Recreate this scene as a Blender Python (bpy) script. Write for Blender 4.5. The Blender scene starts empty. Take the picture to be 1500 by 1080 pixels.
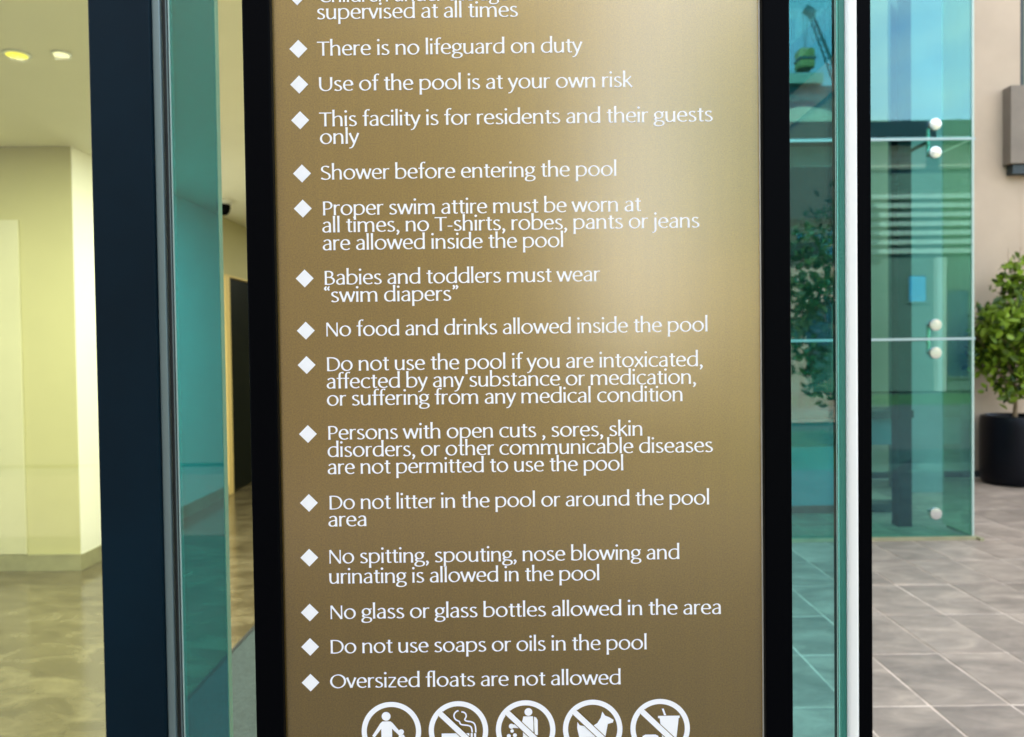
import bpy, bmesh, math, random
from mathutils import Matrix, Vector
random.seed(7)
R = math.radians
sc = bpy.context.scene
COL = sc.collection

# ------------------------------------------------------------------ camera
cam_d = bpy.data.cameras.new('camera')
cam = bpy.data.objects.new('camera', cam_d)
COL.objects.link(cam)
cam_d.sensor_width = 36.0
cam_d.lens = 27.6
cam_d.clip_start = 0.02
cam_d.clip_end = 500
cam.matrix_world = Matrix.Translation((0, 0, 1.5)) @ Matrix.Rotation(R(90 - 1.26), 4, 'X') @ Matrix.Rotation(R(-0.755), 4, 'Z')
cam_d.dof.use_dof = True
cam_d.dof.focus_distance = 0.56
cam_d.dof.aperture_fstop = 12.5
sc.camera = cam

# ------------------------------------------------------------------ world, sun, exposure
SUN_DIR = Vector((0.50, -0.70, -0.80)).normalized()      # travel of the light
elev = math.asin(-SUN_DIR.z)
azim = math.atan2(-SUN_DIR.x, -SUN_DIR.y)                 # from +Y towards +X
w = bpy.data.worlds.new('World')
sc.world = w
w.use_nodes = True
nt = w.node_tree
bg = nt.nodes['Background']
sky = nt.nodes.new('ShaderNodeTexSky')
sky.sky_type = 'NISHITA'
sky.sun_disc = False
sky.sun_elevation = elev
sky.sun_rotation = azim
sky.air_density = 1.0
sky.dust_density = 0.6
sky.ozone_density = 1.6
# thin broken cloud over the whole dome
tc = nt.nodes.new('ShaderNodeTexCoord')
mp = nt.nodes.new('ShaderNodeMapping'); mp.inputs['Scale'].default_value = (1.6, 1.6, 4.2)
nz = nt.nodes.new('ShaderNodeTexNoise'); nz.inputs['Scale'].default_value = 1.7; nz.inputs['Detail'].default_value = 6; nz.inputs['Roughness'].default_value = 0.56
rp = nt.nodes.new('ShaderNodeValToRGB')
rp.color_ramp.elements[0].position = 0.38; rp.color_ramp.elements[0].color = (0, 0, 0, 1)
rp.color_ramp.elements[1].position = 0.64; rp.color_ramp.elements[1].color = (0.85, 0.85, 0.85, 1)
mx = nt.nodes.new('ShaderNodeMixRGB'); mx.inputs['Color2'].default_value = (5.6, 5.4, 5.1, 1)
nt.links.new(tc.outputs['Generated'], mp.inputs['Vector'])
nt.links.new(mp.outputs[0], nz.inputs['Vector'])
nt.links.new(nz.outputs['Fac'], rp.inputs['Fac'])
nt.links.new(rp.outputs['Color'], mx.inputs['Fac'])
nt.links.new(sky.outputs[0], mx.inputs['Color1'])
nt.links.new(mx.outputs[0], bg.inputs['Color'])
bg.inputs['Strength'].default_value = 0.15
sun_d = bpy.data.lights.new('sun', 'SUN')
sun_d.energy = 3.4
sun_d.angle = R(0.5)
sun_d.color = (1.0, 0.94, 0.84)
sun = bpy.data.objects.new('sun', sun_d)
sun.rotation_euler = SUN_DIR.to_track_quat('-Z', 'Y').to_euler()
sun.location = (-10, 14, 30)
COL.objects.link(sun)
sc.view_settings.view_transform = 'Standard'
sc.view_settings.look = 'None'
sc.view_settings.gamma = 1
sc.view_settings.use_curve_mapping = False
sc.view_settings.exposure = 2.65
sc.cycles.max_bounces = 10
sc.cycles.transparent_max_bounces = 12
sc.cycles.glossy_bounces = 5
sc.cycles.caustics_reflective = False
sc.cycles.sample_clamp_indirect = 8

# ------------------------------------------------------------------ materials
def new_mat(name):
    m = bpy.data.materials.new(name); m.use_nodes = True
    return m, m.node_tree, m.node_tree.nodes['Principled BSDF']

def mat(name, col, rough=0.6, metal=0.0, var=0.0, scale=8.0, bump=0.0, bscale=60.0, col2=None, coords='Object', stretch=(1, 1, 1), coat=0.0, detail=6, rnd=0.0, spec=None):
    m, t, p = new_mat(name)
    p.inputs['Roughness'].default_value = rough
    p.inputs['Metallic'].default_value = metal
    if spec is not None: p.inputs['Specular IOR Level'].default_value = spec
    if coat:
        p.inputs['Coat Weight'].default_value = coat; p.inputs['Coat Roughness'].default_value = 0.08
    tc = t.nodes.new('ShaderNodeTexCoord'); mp = t.nodes.new('ShaderNodeMapping')
    mp.inputs['Scale'].default_value = stretch
    t.links.new(tc.outputs[coords], mp.inputs['Vector'])
    src = None
    if var or col2:
        n = t.nodes.new('ShaderNodeTexNoise'); n.inputs['Scale'].default_value = scale; n.inputs['Detail'].default_value = detail; n.inputs['Roughness'].default_value = 0.62
        t.links.new(mp.outputs[0], n.inputs['Vector'])
        r = t.nodes.new('ShaderNodeValToRGB')
        a = [c * (1 - var) for c in col]; b = col2 or [min(1, c * (1 + var)) for c in col]
        r.color_ramp.elements[0].position = 0.32; r.color_ramp.elements[0].color = (*a, 1)
        r.color_ramp.elements[1].position = 0.68; r.color_ramp.elements[1].color = (*b, 1)
        t.links.new(n.outputs['Fac'], r.inputs['Fac'])
        src = r.outputs[0]
        if rnd:
            oi = t.nodes.new('ShaderNodeObjectInfo'); ma = t.nodes.new('ShaderNodeMapRange')
            ma.inputs['To Min'].default_value = 1 - rnd; ma.inputs['To Max'].default_value = 1 + rnd
            t.links.new(oi.outputs['Random'], ma.inputs['Value'])
            hs = t.nodes.new('ShaderNodeHueSaturation'); t.links.new(ma.outputs[0], hs.inputs['Value'])
            t.links.new(src, hs.inputs['Color']); src = hs.outputs[0]
        t.links.new(src, p.inputs['Base Color'])
    else:
        p.inputs['Base Color'].default_value = (*col, 1)
    if bump:
        n2 = t.nodes.new('ShaderNodeTexNoise'); n2.inputs['Scale'].default_value = bscale; n2.inputs['Detail'].default_value = 4
        t.links.new(mp.outputs[0], n2.inputs['Vector'])
        b2 = t.nodes.new('ShaderNodeBump'); b2.inputs['Strength'].default_value = bump; b2.inputs['Distance'].default_value = 0.01
        t.links.new(n2.outputs['Fac'], b2.inputs['Height']); t.links.new(b2.outputs[0], p.inputs['Normal'])
    return m

def glass(name, tint, refl=0.12, rcol=(1, 1, 1), edge=0.5, smudge=0.0, milky=0.0, mcol=(0.6, 0.7, 0.68, 1)):
    """see-through tinted pane: transmission filter plus a mirror share that grows at grazing angles"""
    m = bpy.data.materials.new(name); m.use_nodes = True
    t = m.node_tree; t.nodes.clear()
    o = t.nodes.new('ShaderNodeOutputMaterial')
    tr = t.nodes.new('ShaderNodeBsdfTransparent'); tr.inputs['Color'].default_value = (*tint, 1)
    gl = t.nodes.new('ShaderNodeBsdfGlossy'); gl.inputs['Roughness'].default_value = 0.0; gl.inputs['Color'].default_value = (*rcol, 1)
    lw = t.nodes.new('ShaderNodeLayerWeight'); lw.inputs['Blend'].default_value = 0.25
    mr = t.nodes.new('ShaderNodeMapRange'); mr.inputs['To Min'].default_value = refl; mr.inputs['To Max'].default_value = edge
    mxs = t.nodes.new('ShaderNodeMixShader')
    t.links.new(lw.outputs['Facing'], mr.inputs['Value']); t.links.new(mr.outputs[0], mxs.inputs[0])
    t.links.new(tr.outputs[0], mxs.inputs[1]); t.links.new(gl.outputs[0], mxs.inputs[2])
    out = mxs.outputs[0]
    if smudge:
        tc = t.nodes.new('ShaderNodeTexCoord'); n = t.nodes.new('ShaderNodeTexNoise'); n.inputs['Scale'].default_value = 9; n.inputs['Detail'].default_value = 8
        t.links.new(tc.outputs['Object'], n.inputs['Vector'])
        r2 = t.nodes.new('ShaderNodeMapRange'); r2.inputs['From Min'].default_value = 0.4; r2.inputs['From Max'].default_value = 0.8; r2.inputs['To Min'].default_value = milky; r2.inputs['To Max'].default_value = smudge + milky
        t.links.new(n.outputs['Fac'], r2.inputs['Value'])
        d = t.nodes.new('ShaderNodeBsdfDiffuse'); d.inputs['Color'].default_value = mcol
        m2 = t.nodes.new('ShaderNodeMixShader')
        t.links.new(r2.outputs[0], m2.inputs[0]); t.links.new(out, m2.inputs[1]); t.links.new(d.outputs[0], m2.inputs[2]); out = m2.outputs[0]
    t.links.new(out, o.inputs['Surface'])
    return m

def emis(name, col, s):
    m = bpy.data.materials.new(name); m.use_nodes = True
    t = m.node_tree; t.nodes.clear()
    o = t.nodes.new('ShaderNodeOutputMaterial'); e = t.nodes.new('ShaderNodeEmission')
    e.inputs['Color'].default_value = (*col, 1); e.inputs['Strength'].default_value = s
    t.links.new(e.outputs[0], o.inputs['Surface'])
    return m

# brass-toned plate: sanded metal with a fine sparkle
def plate_material():
    m, t, p = new_mat('bronze_gold_plate')
    p.inputs['Metallic'].default_value = 1.0
    p.inputs['Coat Weight'].default_value = 1.0; p.inputs['Coat IOR'].default_value = 2.25; p.inputs['Coat Roughness'].default_value = 0.23
    tc = t.nodes.new('ShaderNodeTexCoord')
    n = t.nodes.new('ShaderNodeTexNoise'); n.inputs['Scale'].default_value = 900; n.inputs['Detail'].default_value = 3; n.inputs['Roughness'].default_value = 0.8
    t.links.new(tc.outputs['Object'], n.inputs['Vector'])
    r = t.nodes.new('ShaderNodeValToRGB')
    r.color_ramp.elements[0].position = 0.30; r.color_ramp.elements[0].color = (0.175, 0.106, 0.002, 1)
    r.color_ramp.elements[1].position = 0.70; r.color_ramp.elements[1].color = (0.33, 0.205, 0.006, 1)
    t.links.new(n.outputs['Fac'], r.inputs['Fac']); t.links.new(r.outputs[0], p.inputs['Base Color'])
    n2 = t.nodes.new('ShaderNodeTexNoise'); n2.inputs['Scale'].default_value = 9; n2.inputs['Detail'].default_value = 5
    t.links.new(tc.outputs['Object'], n2.inputs['Vector'])
    mr = t.nodes.new('ShaderNodeMapRange'); mr.inputs['To Min'].default_value = 0.30; mr.inputs['To Max'].default_value = 0.38
    t.links.new(n2.outputs['Fac'], mr.inputs['Value']); t.links.new(mr.outputs[0], p.inputs['Roughness'])
    mp3 = t.nodes.new('ShaderNodeMapping'); mp3.inputs['Scale'].default_value = (60, 1, 2.5)
    t.links.new(tc.outputs['Object'], mp3.inputs['Vector'])
    n3 = t.nodes.new('ShaderNodeTexNoise'); n3.inputs['Scale'].default_value = 3; n3.inputs['Detail'].default_value = 7
    t.links.new(mp3.outputs[0], n3.inputs['Vector'])
    n4 = t.nodes.new('ShaderNodeTexNoise'); n4.inputs['Scale'].default_value = 14; n4.inputs['Detail'].default_value = 6; n4.inputs['Roughness'].default_value = 0.7
    t.links.new(tc.outputs['Object'], n4.inputs['Vector'])
    sm = t.nodes.new('ShaderNodeMath'); sm.operation = 'ADD'; t.links.new(n3.outputs['Fac'], sm.inputs[0]); t.links.new(n4.outputs['Fac'], sm.inputs[1])
    m3 = t.nodes.new('ShaderNodeMapRange'); m3.inputs['From Min'].default_value = 0.6; m3.inputs['From Max'].default_value = 1.4; m3.inputs['To Min'].default_value = 0.94; m3.inputs['To Max'].default_value = 1.06
    t.links.new(sm.outputs[0], m3.inputs['Value'])
    hs = t.nodes.new('ShaderNodeHueSaturation'); t.links.new(m3.outputs[0], hs.inputs['Value']); t.links.new(r.outputs[0], hs.inputs['Color']); t.links.new(hs.outputs[0], p.inputs['Base Color'])
    b = t.nodes.new('ShaderNodeBump'); b.inputs['Strength'].default_value = 0.12; b.inputs['Distance'].default_value = 0.0005
    t.links.new(n.outputs['Fac'], b.inputs['Height']); t.links.new(b.outputs[0], p.inputs['Normal'])
    return m

M = {}
M['plate'] = plate_material()
M['print'] = mat('white_print', (0.89, 0.88, 0.86), rough=0.35)
M['black'] = mat('black_paint', (0.0008, 0.0010, 0.0016), rough=0.45, spec=0.03)
M['navy'] = mat('dark_navy_paint', (0.0008, 0.010, 0.018), rough=0.4, var=0.2, scale=3, spec=0.12)
M['silver'] = mat('brushed_aluminium', (0.62, 0.66, 0.66), rough=0.34, metal=1.0, var=0.06, scale=30, stretch=(1, 1, 0.05))
M['anod'] = mat('anodised_aluminium_strip', (0.90, 0.89, 0.82), rough=0.35, metal=0.0, var=0.04, scale=30, stretch=(1, 1, 0.05))
M['steelgrey'] = mat('grey_green_profile', (0.20, 0.27, 0.27), rough=0.4, metal=0.5)
M['gasket'] = mat('rubber_gasket', (0.008, 0.012, 0.012), rough=0.6)
M['teal_pane'] = glass('teal_tinted_glass', (0.15, 0.55, 0.64), refl=0.05, edge=0.6, smudge=0.03, milky=0.05, mcol=(0.10, 0.42, 0.37, 1))
M['aqua_pane'] = glass('aqua_tinted_glass', (0.58, 0.92, 0.93), refl=0.03, edge=0.3, smudge=0.008)
M['clear_pane'] = glass('clear_glass', (0.95, 0.98, 0.90), refl=0.02, edge=0.5)
M['coated_pane'] = glass('coated_facade_glass', (0.54, 0.87, 0.79), refl=0.055, rcol=(0.46, 0.74, 0.95), edge=0.35, smudge=0.006)
M['side_pane'] = glass('green_edge_glass', (0.76, 0.92, 0.82), refl=0.08, edge=0.5)
M['glass_edge'] = mat('polished_glass_edge', (0.42, 0.56, 0.50), rough=0.25)
M['silicone'] = mat('translucent_silicone', (0.36, 0.48, 0.47), rough=0.4)
M['cream'] = mat('cream_wall_paint', (0.52, 0.495, 0.27), rough=0.75, var=0.02, scale=2)
M['white_wall'] = mat('white_wall_paint', (0.92, 0.92, 0.88), rough=0.7, var=0.02, scale=2)
M['panel'] = mat('olive_beige_panel', (0.56, 0.53, 0.26), rough=0.5, var=0.03, scale=2)
M['reflection_cream'] = mat('painted_reflection_cream', (0.60, 0.585, 0.40), rough=0.4, var=0.03, scale=2)
M['ceil'] = mat('ceiling_paint', (0.90, 0.90, 0.74), rough=0.8, var=0.02, scale=1.5)
M['base'] = mat('stone_baseboard', (0.30, 0.29, 0.17), rough=0.4, var=0.2, scale=5)
M['mat'] = mat('ribbed_entrance_mat', (0.035, 0.055, 0.055), rough=0.95, var=0.3, scale=60, bump=0.6, bscale=120)
M['dark'] = mat('dark_room', (0.002, 0.005, 0.004), rough=0.5, spec=0.1)
M['jamb'] = mat('yellow_jamb', (0.85, 0.66, 0.26), rough=0.5)
M['lamp'] = emis('downlight_glow', (1.0, 0.86, 0.08), 0.22)
M['lampwhite'] = emis('downlight_glow_pale', (1.0, 0.92, 0.50), 0.26)
M['chrome'] = mat('polished_steel', (0.62, 0.64, 0.62), rough=0.2, metal=0.8)
M['post'] = mat('dark_blue_steel', (0.003, 0.014, 0.022), rough=0.5, spec=0.1)
M['grout'] = mat('pale_grout', (0.64, 0.52, 0.41), rough=0.9, var=0.3, scale=6)
M['stucco'] = mat('beige_stucco', (0.47, 0.36, 0.255), rough=0.85, var=0.06, scale=1.3, bump=0.15, bscale=140)
M['concrete'] = mat('grey_brown_concrete', (0.20, 0.16, 0.12), rough=0.8, var=0.12, scale=3)
M['pot'] = mat('black_pot', (0.003, 0.0035, 0.006), rough=0.35, spec=0.15, var=0.2, scale=5)
M['soil'] = mat('potting_soil', (0.05, 0.032, 0.020), rough=0.95, var=0.3, scale=40)
M['bark'] = mat('pale_bark', (0.22, 0.15, 0.08), rough=0.85, var=0.3, scale=25, bump=0.4, bscale=80)
M['desk'] = mat('teal_blue_counter', (0.03, 0.14, 0.18), rough=0.35)
M['desktop'] = mat('dark_counter_top', (0.012, 0.03, 0.035), rough=0.25)
M['peach'] = mat('peach_render', (0.74, 0.50, 0.32), rough=0.8, var=0.05, scale=0.5)
M['greenwall'] = mat('pale_green_render', (0.15, 0.17, 0.11), rough=0.8, var=0.1, scale=0.4)
M['beigewall'] = mat('sand_render', (0.58, 0.52, 0.36), rough=0.8, var=0.08, scale=0.4)
M['creamrender'] = mat('cream_render', (0.62, 0.55, 0.42), rough=0.8, var=0.05, scale=0.5)
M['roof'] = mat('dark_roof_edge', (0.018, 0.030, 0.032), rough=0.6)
M['darkglass'] = mat('dark_window_glass', (0.02, 0.06, 0.09), rough=0.08, metal=0.0, coat=0.6)
M['blueglass'] = mat('blue_window_glass', (0.04, 0.34, 0.52), rough=0.1, coat=0.6)
M['frame_white'] = mat('white_window_frame', (0.7, 0.72, 0.70), rough=0.5)
M['tealblock'] = mat('teal_grey_cladding', (0.06, 0.16, 0.16), rough=0.6, var=0.15, scale=0.3)
M['crane'] = mat('crane_steel', (0.06, 0.12, 0.12), rough=0.5)
M['load'] = mat('yellow_crate', (0.50, 0.38, 0.10), rough=0.6, var=0.3, scale=1.5)
M['rear'] = mat('grey_render', (0.085, 0.075, 0.058), rough=0.8, var=0.15, scale=0.3)

def leaf_mat(name, a, b):
    m, t, p = new_mat(name)
    g = t.nodes.new('ShaderNodeNewGeometry')
    r = t.nodes.new('ShaderNodeValToRGB')
    r.color_ramp.elements[0].color = (*a, 1); r.color_ramp.elements[1].color = (*b, 1)
    t.links.new(g.outputs['Random Per Island'], r.inputs['Fac']); t.links.new(r.outputs[0], p.inputs['Base Color'])
    p.inputs['Roughness'].default_value = 0.45
    try:
        p.inputs['Subsurface Weight'].default_value = 0
    except Exception: pass
    o = [n for n in t.nodes if n.type == 'OUTPUT_MATERIAL'][0]
    tl = t.nodes.new('ShaderNodeBsdfTranslucent'); t.links.new(r.outputs[0], tl.inputs['Color'])
    ad = t.nodes.new('ShaderNodeMixShader'); ad.inputs[0].default_value = 0.3
    t.links.new(p.outputs[0], ad.inputs[1]); t.links.new(tl.outputs[0], ad.inputs[2]); t.links.new(ad.outputs[0], o.inputs['Surface'])
    return m
M['leaf'] = leaf_mat('pot_tree_leaf', (0.006, 0.035, 0.003), (0.34, 0.50, 0.03))
M['leaf2'] = leaf_mat('garden_tree_leaf', (0.015, 0.07, 0.02), (0.07, 0.18, 0.04))

def paver_material():
    m, t, p = new_mat('grey_stone_paver')
    tc = t.nodes.new('ShaderNodeTexCoord'); g = t.nodes.new('ShaderNodeNewGeometry')
    mp = t.nodes.new('ShaderNodeMapping'); mp.inputs['Rotation'].default_value = (0, 0, 0.5); mp.inputs['Scale'].default_value = (1, 2.2, 1)
    t.links.new(g.outputs['Position'], mp.inputs['Vector'])
    oi = t.nodes.new('ShaderNodeObjectInfo')
    n = t.nodes.new('ShaderNodeTexNoise'); n.noise_dimensions = '4D'; n.inputs['Scale'].default_value = 3.2; n.inputs['Detail'].default_value = 9; n.inputs['Roughness'].default_value = 0.66; n.inputs['Distortion'].default_value = 0.8
    ml = t.nodes.new('ShaderNodeMath'); ml.operation = 'MULTIPLY'; ml.inputs[1].default_value = 9
    t.links.new(oi.outputs['Random'], ml.inputs[0]); t.links.new(ml.outputs[0], n.inputs['W']); t.links.new(mp.outputs[0], n.inputs['Vector'])
    r = t.nodes.new('ShaderNodeValToRGB')
    r.color_ramp.elements[0].position = 0.30; r.color_ramp.elements[0].color = (0.165, 0.127, 0.095, 1)
    r.color_ramp.elements[1].position = 0.72; r.color_ramp.elements[1].color = (0.45, 0.350, 0.262, 1)
    e = r.color_ramp.elements.new(0.5); e.color = (0.28, 0.218, 0.165, 1)
    t.links.new(n.outputs['Fac'], r.inputs['Fac'])
    hs = t.nodes.new('ShaderNodeHueSaturation'); mr = t.nodes.new('ShaderNodeMapRange'); mr.inputs['To Min'].default_value = 0.86; mr.inputs['To Max'].default_value = 1.16
    t.links.new(oi.outputs['Random'], mr.inputs['Value']); t.links.new(mr.outputs[0], hs.inputs['Value']); t.links.new(r.outputs[0], hs.inputs['Color'])
    t.links.new(hs.outputs[0], p.inputs['Base Color'])
    p.inputs['Roughness'].default_value = 0.48
    b = t.nodes.new('ShaderNodeBump'); b.inputs['Strength'].default_value = 0.35; b.inputs['Distance'].default_value = 0.01
    t.links.new(n.outputs['Fac'], b.inputs['Height']); t.links.new(b.outputs[0], p.inputs['Normal'])
    return m
M['paver'] = paver_material()

def marble_material():
    m, t, p = new_mat('polished_olive_marble')
    g = t.nodes.new('ShaderNodeNewGeometry')
    mp = t.nodes.new('ShaderNodeMapping'); mp.inputs['Rotation'].default_value = (0, 0, 0.7); mp.inputs['Scale'].default_value = (1.0, 1.7, 1)
    t.links.new(g.outputs['Position'], mp.inputs['Vector'])
    n = t.nodes.new('ShaderNodeTexNoise'); n.inputs['Scale'].default_value = 3.6; n.inputs['Detail'].default_value = 11; n.inputs['Roughness'].default_value = 0.68; n.inputs['Distortion'].default_value = 0.6
    t.links.new(mp.outputs[0], n.inputs['Vector'])
    r = t.nodes.new('ShaderNodeValToRGB')
    r.color_ramp.elements[0].position = 0.34; r.color_ramp.elements[0].color = (0.058, 0.045, 0.022, 1)
    r.color_ramp.elements[1].position = 0.66; r.color_ramp.elements[1].color = (0.175, 0.148, 0.085, 1)
    e = r.color_ramp.elements.new(0.5); e.color = (0.105, 0.085, 0.044, 1)
    t.links.new(n.outputs['Fac'], r.inputs['Fac']); t.links.new(r.outputs[0], p.inputs['Base Color'])
    p.inputs['Roughness'].default_value = 0.16; p.inputs['Specular IOR Level'].default_value = 0.7
    return m
M['marble'] = marble_material()

# ------------------------------------------------------------------ helpers
def link(o, parent=None, kind=None):
    COL.objects.link(o)
    if parent is not None: o.parent = parent
    if kind: o['kind'] = kind
    return o

def tag(o, label, cat, group=None):
    o['label'] = label; o['category'] = cat
    if group: o['group'] = group
    return o

def thing(name, label, cat, loc=(0, 0, 0), group=None):
    o = bpy.data.objects.new(name, None); o.location = loc; o.empty_display_size = 0.1
    COL.objects.link(o)
    return tag(o, label, cat, group)

class MB:
    def __init__(s): s.bm = bmesh.new()
    def box(s, x0, x1, y0, y1, z0, z1, bevel=0.0, seg=2):
        r = bmesh.ops.create_cube(s.bm, size=1.0)
        bmesh.ops.scale(s.bm, verts=r['verts'], vec=(x1 - x0, y1 - y0, z1 - z0))
        bmesh.ops.translate(s.bm, verts=r['verts'], vec=((x0 + x1) / 2, (y0 + y1) / 2, (z0 + z1) / 2))
        if bevel:
            es = list({e for v in r['verts'] for e in v.link_edges})
            bmesh.ops.bevel(s.bm, geom=es, offset=bevel, segments=seg, affect='EDGES', profile=0.5)
        return s
    def tube(s, p0, p1, r0, r1=None, n=10):
        r1 = r0 if r1 is None else r1
        p0 = Vector(p0); p1 = Vector(p1); d = p1 - p0
        q = d.to_track_quat('Z', 'Y')
        ring = []
        for p, r in ((p0, r0), (p1, r1)):
            ring.append([s.bm.verts.new(p + q @ Vector((math.cos(a) * r, math.sin(a) * r, 0))) for a in [2 * math.pi * k / n for k in range(n)]])
        for k in range(n):
            s.bm.faces.new((ring[0][k], ring[0][(k + 1) % n], ring[1][(k + 1) % n], ring[1][k]))
        s.bm.faces.new(ring[0][::-1]); s.bm.faces.new(ring[1])
        return s
    def lathe(s, prof, c, n=40, axis='Z'):
        rings = []
        for (r, h) in prof:
            ring = []
            for k in range(n):
                a = 2 * math.pi * k / n
                if axis == 'Z': v = (c[0] + r * math.cos(a), c[1] + r * math.sin(a), c[2] + h)
                else: v = (c[0] + r * math.cos(a), c[1] + h, c[2] + r * math.sin(a))
                ring.append(s.bm.verts.new(v))
            rings.append(ring)
        for i in range(len(rings) - 1):
            for k in range(n):
                s.bm.faces.new((rings[i][k], rings[i][(k + 1) % n], rings[i + 1][(k + 1) % n], rings[i + 1][k]))
        s.bm.faces.new(rings[0][::-1]); s.bm.faces.new(rings[-1])
        return s
    def obj(s, name, m, parent=None, smooth=False, kind=None, loc=None):
        bmesh.ops.recalc_face_normals(s.bm, faces=s.bm.faces)
        me = bpy.data.meshes.new(name); s.bm.to_mesh(me); s.bm.free()
        if smooth:
            for f in me.polygons: f.use_smooth = True
            try: me.set_sharp_from_angle(angle=R(40))
            except Exception: pass
        me.materials.append(M[m] if isinstance(m, str) else m)
        o = bpy.data.objects.new(name, me)
        if loc: o.location = loc
        if parent is not None and not loc:
            o.location = (0, 0, 0)
        link(o, parent, kind)
        if parent is not None:      # geometry is written in world space
            off = Vector((0, 0, 0)); q = parent
            while q is not None: off += q.location; q = q.parent
            if not loc: o.location = -off
        return o

def box(name, m, x0, x1, y0, y1, z0, z1, parent=None, bevel=0.0, kind=None):
    return MB().box(x0, x1, y0, y1, z0, z1, bevel).obj(name, m, parent, kind=kind)

# ------------------------------------------------------------------ ground
def sheet(name, m, x0, x1, y0, y1, z, kind='structure'):
    me = bpy.data.meshes.new(name)
    me.from_pydata([(x0, y0, z), (x1, y0, z), (x1, y1, z), (x0, y1, z)], [], [(0, 1, 2, 3)])
    me.materials.append(M[m]); o = bpy.data.objects.new(name, me)
    return link(o, None, kind)
M['asphalt'] = mat('dark_asphalt', (0.055, 0.055, 0.052), rough=0.85, var=0.2, scale=2)
ground = sheet('ground', 'asphalt', -140, 160, -160, 120, -0.060)
# street and lawn behind the viewer (seen mirrored in the far glass)
M['grass'] = mat('clipped_lawn', (0.06, 0.12, 0.025), rough=0.9, var=0.35, scale=3)
M['plaza'] = mat('plaza_stone', (0.12, 0.105, 0.085), rough=0.6, var=0.15, scale=2.5)
sheet('plaza', 'plaza', -30, 60, -8.0, 2.1, -0.006)
sheet('lawn', 'grass', 3, 60, -12.5, -8.0, -0.002)

pave = sheet('pavement', 'grout', -0.1, 12, 2.1, 40, -0.0022)
TX, TY, X0, Y0 = 0.335, 0.555, 2.06 - 0.335 * 4, 3.24 - 0.555 * 2
tile_me = []
for v in range(4):
    mb = MB().box(0.0045, TX - 0.0045, 0.0045, TY - 0.0045, -0.03, 0.0, 0.0015, 1)
    bmesh.ops.recalc_face_normals(mb.bm, faces=mb.bm.faces)
    me = bpy.data.meshes.new('paver_tile'); mb.bm.to_mesh(me); mb.bm.free(); me.materials.append(M['paver']); tile_me.append(me)
for i in range(18):
    for j in range(12):
        o = bpy.data.objects.new('paver_tile', tile_me[(i * 3 + j) % 4])
        o.location = (X0 + i * TX, Y0 + j * TY, random.uniform(-0.0012, 0.0012))
        o.rotation_euler = (random.uniform(-0.001, 0.001), random.uniform(-0.001, 0.001), 0)
        link(o, pave)

lobby_floor = sheet('lobby_floor', 'marble', -9, -0.10, 0.6, 14, 0.0)

# ------------------------------------------------------------------ lobby building on the left
CZ = 2.97
lob = thing('lobby_building', 'lobby block behind the left glass with cream walls and a pale ceiling', 'building', (-4, 6, 0))
box('ceiling', 'ceil', -9, -0.26, 0.95, 13.9, CZ, CZ + 0.2, lob)
# back wall with the return wall at its right end
bw = box('wall', 'cream', -9, -3.05, 5.50, 5.70, 0, CZ - 0.002, lob)
box('baseboard', 'base', -9, -3.43, 5.488, 5.50, 0.001, 0.115, bw)
wp = box('reflection_patch', 'reflection_cream', -6.0, -3.425, 5.485, 5.499, 0.118, 2.46, lob, 0.003)  # paler patch painted for a reflection lying over the back wall
wp['label'] = 'paler cream patch standing in for a reflection on the lower left of the back wall'
box('baseboard', 'base', -3.428, -3.040, 5.474, 5.499, 0.001, 0.116, lob)
rw = box('wall', 'white_wall', -3.25, -3.052, 5.702, 8.35, 0, CZ - 0.002, lob)
box('baseboard', 'base', -3.051, -3.040, 5.50, 8.35, 0.001, 0.112, rw)
box('wall_end_cap', 'white_wall', -3.0515, -3.048, 5.499, 5.705, 0.0, CZ - 0.003, lob)
rw2 = box('wall', 'cream', -3.25, -3.052, 8.352, 13.9, 2.36, CZ - 0.002, lob)
box('wall', 'cream', -9, -0.26, 13.9, 14.1, 0, CZ + 0.1, lob)
box('wall', 'cream', -9.2, -9.0, 0.95, 14.1, 0, CZ + 0.1, lob)
box('wall', 'beigewall', -0.25, -0.10, 0.98, 60, 0, 3.3, lob)
box('sun_block_mass', 'beigewall', -30, -0.10, 0.98, 60, 3.31, 6.4, lob)  # unseen mass added above the lobby to keep sun off the plaza
# dark doorway in the return wall
dd = thing('glass_door', 'dark doorway with yellow jamb, leaves painted black for the unlit room, in the far side wall of the lobby', 'door', (-3.05, 9.4, 0))
box('jamb', 'jamb', -3.10, -3.035, 8.36, 8.50, 0, 2.34, dd, 0.004)
box('jamb', 'jamb', -3.10, -3.035, 11.4, 11.5, 0, 2.34, dd, 0.004)
box('header', 'jamb', -3.10, -3.035, 8.36, 11.5, 2.342, 2.358, dd)
box('unlit_room_leaf', 'dark', -3.09, -3.06, 8.505, 9.95, 0.01, 2.335, dd)  # near-black leaves stand in for the unlit room beyond the opening
box('unlit_room_leaf', 'dark', -3.09, -3.06, 9.955, 11.395, 0.01, 2.335, dd)
MB().tube((-3.03, 9.85, 0.9), (-3.03, 9.85, 1.3), 0.012).obj('handle', 'chrome', dd, True)

mt = box('entrance_mat', 'mat', -1.42, -0.40, 1.10, 4.6, 0.001, 0.010, None, 0.002)
tag(mt, 'dark ribbed entrance mat on the marble lobby floor beside the black sign frame', 'mat')
ms = box('mat_edge', 'gasket', -1.437, -1.4205, 1.10, 4.6, 0.001, 0.013, mt)

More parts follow.
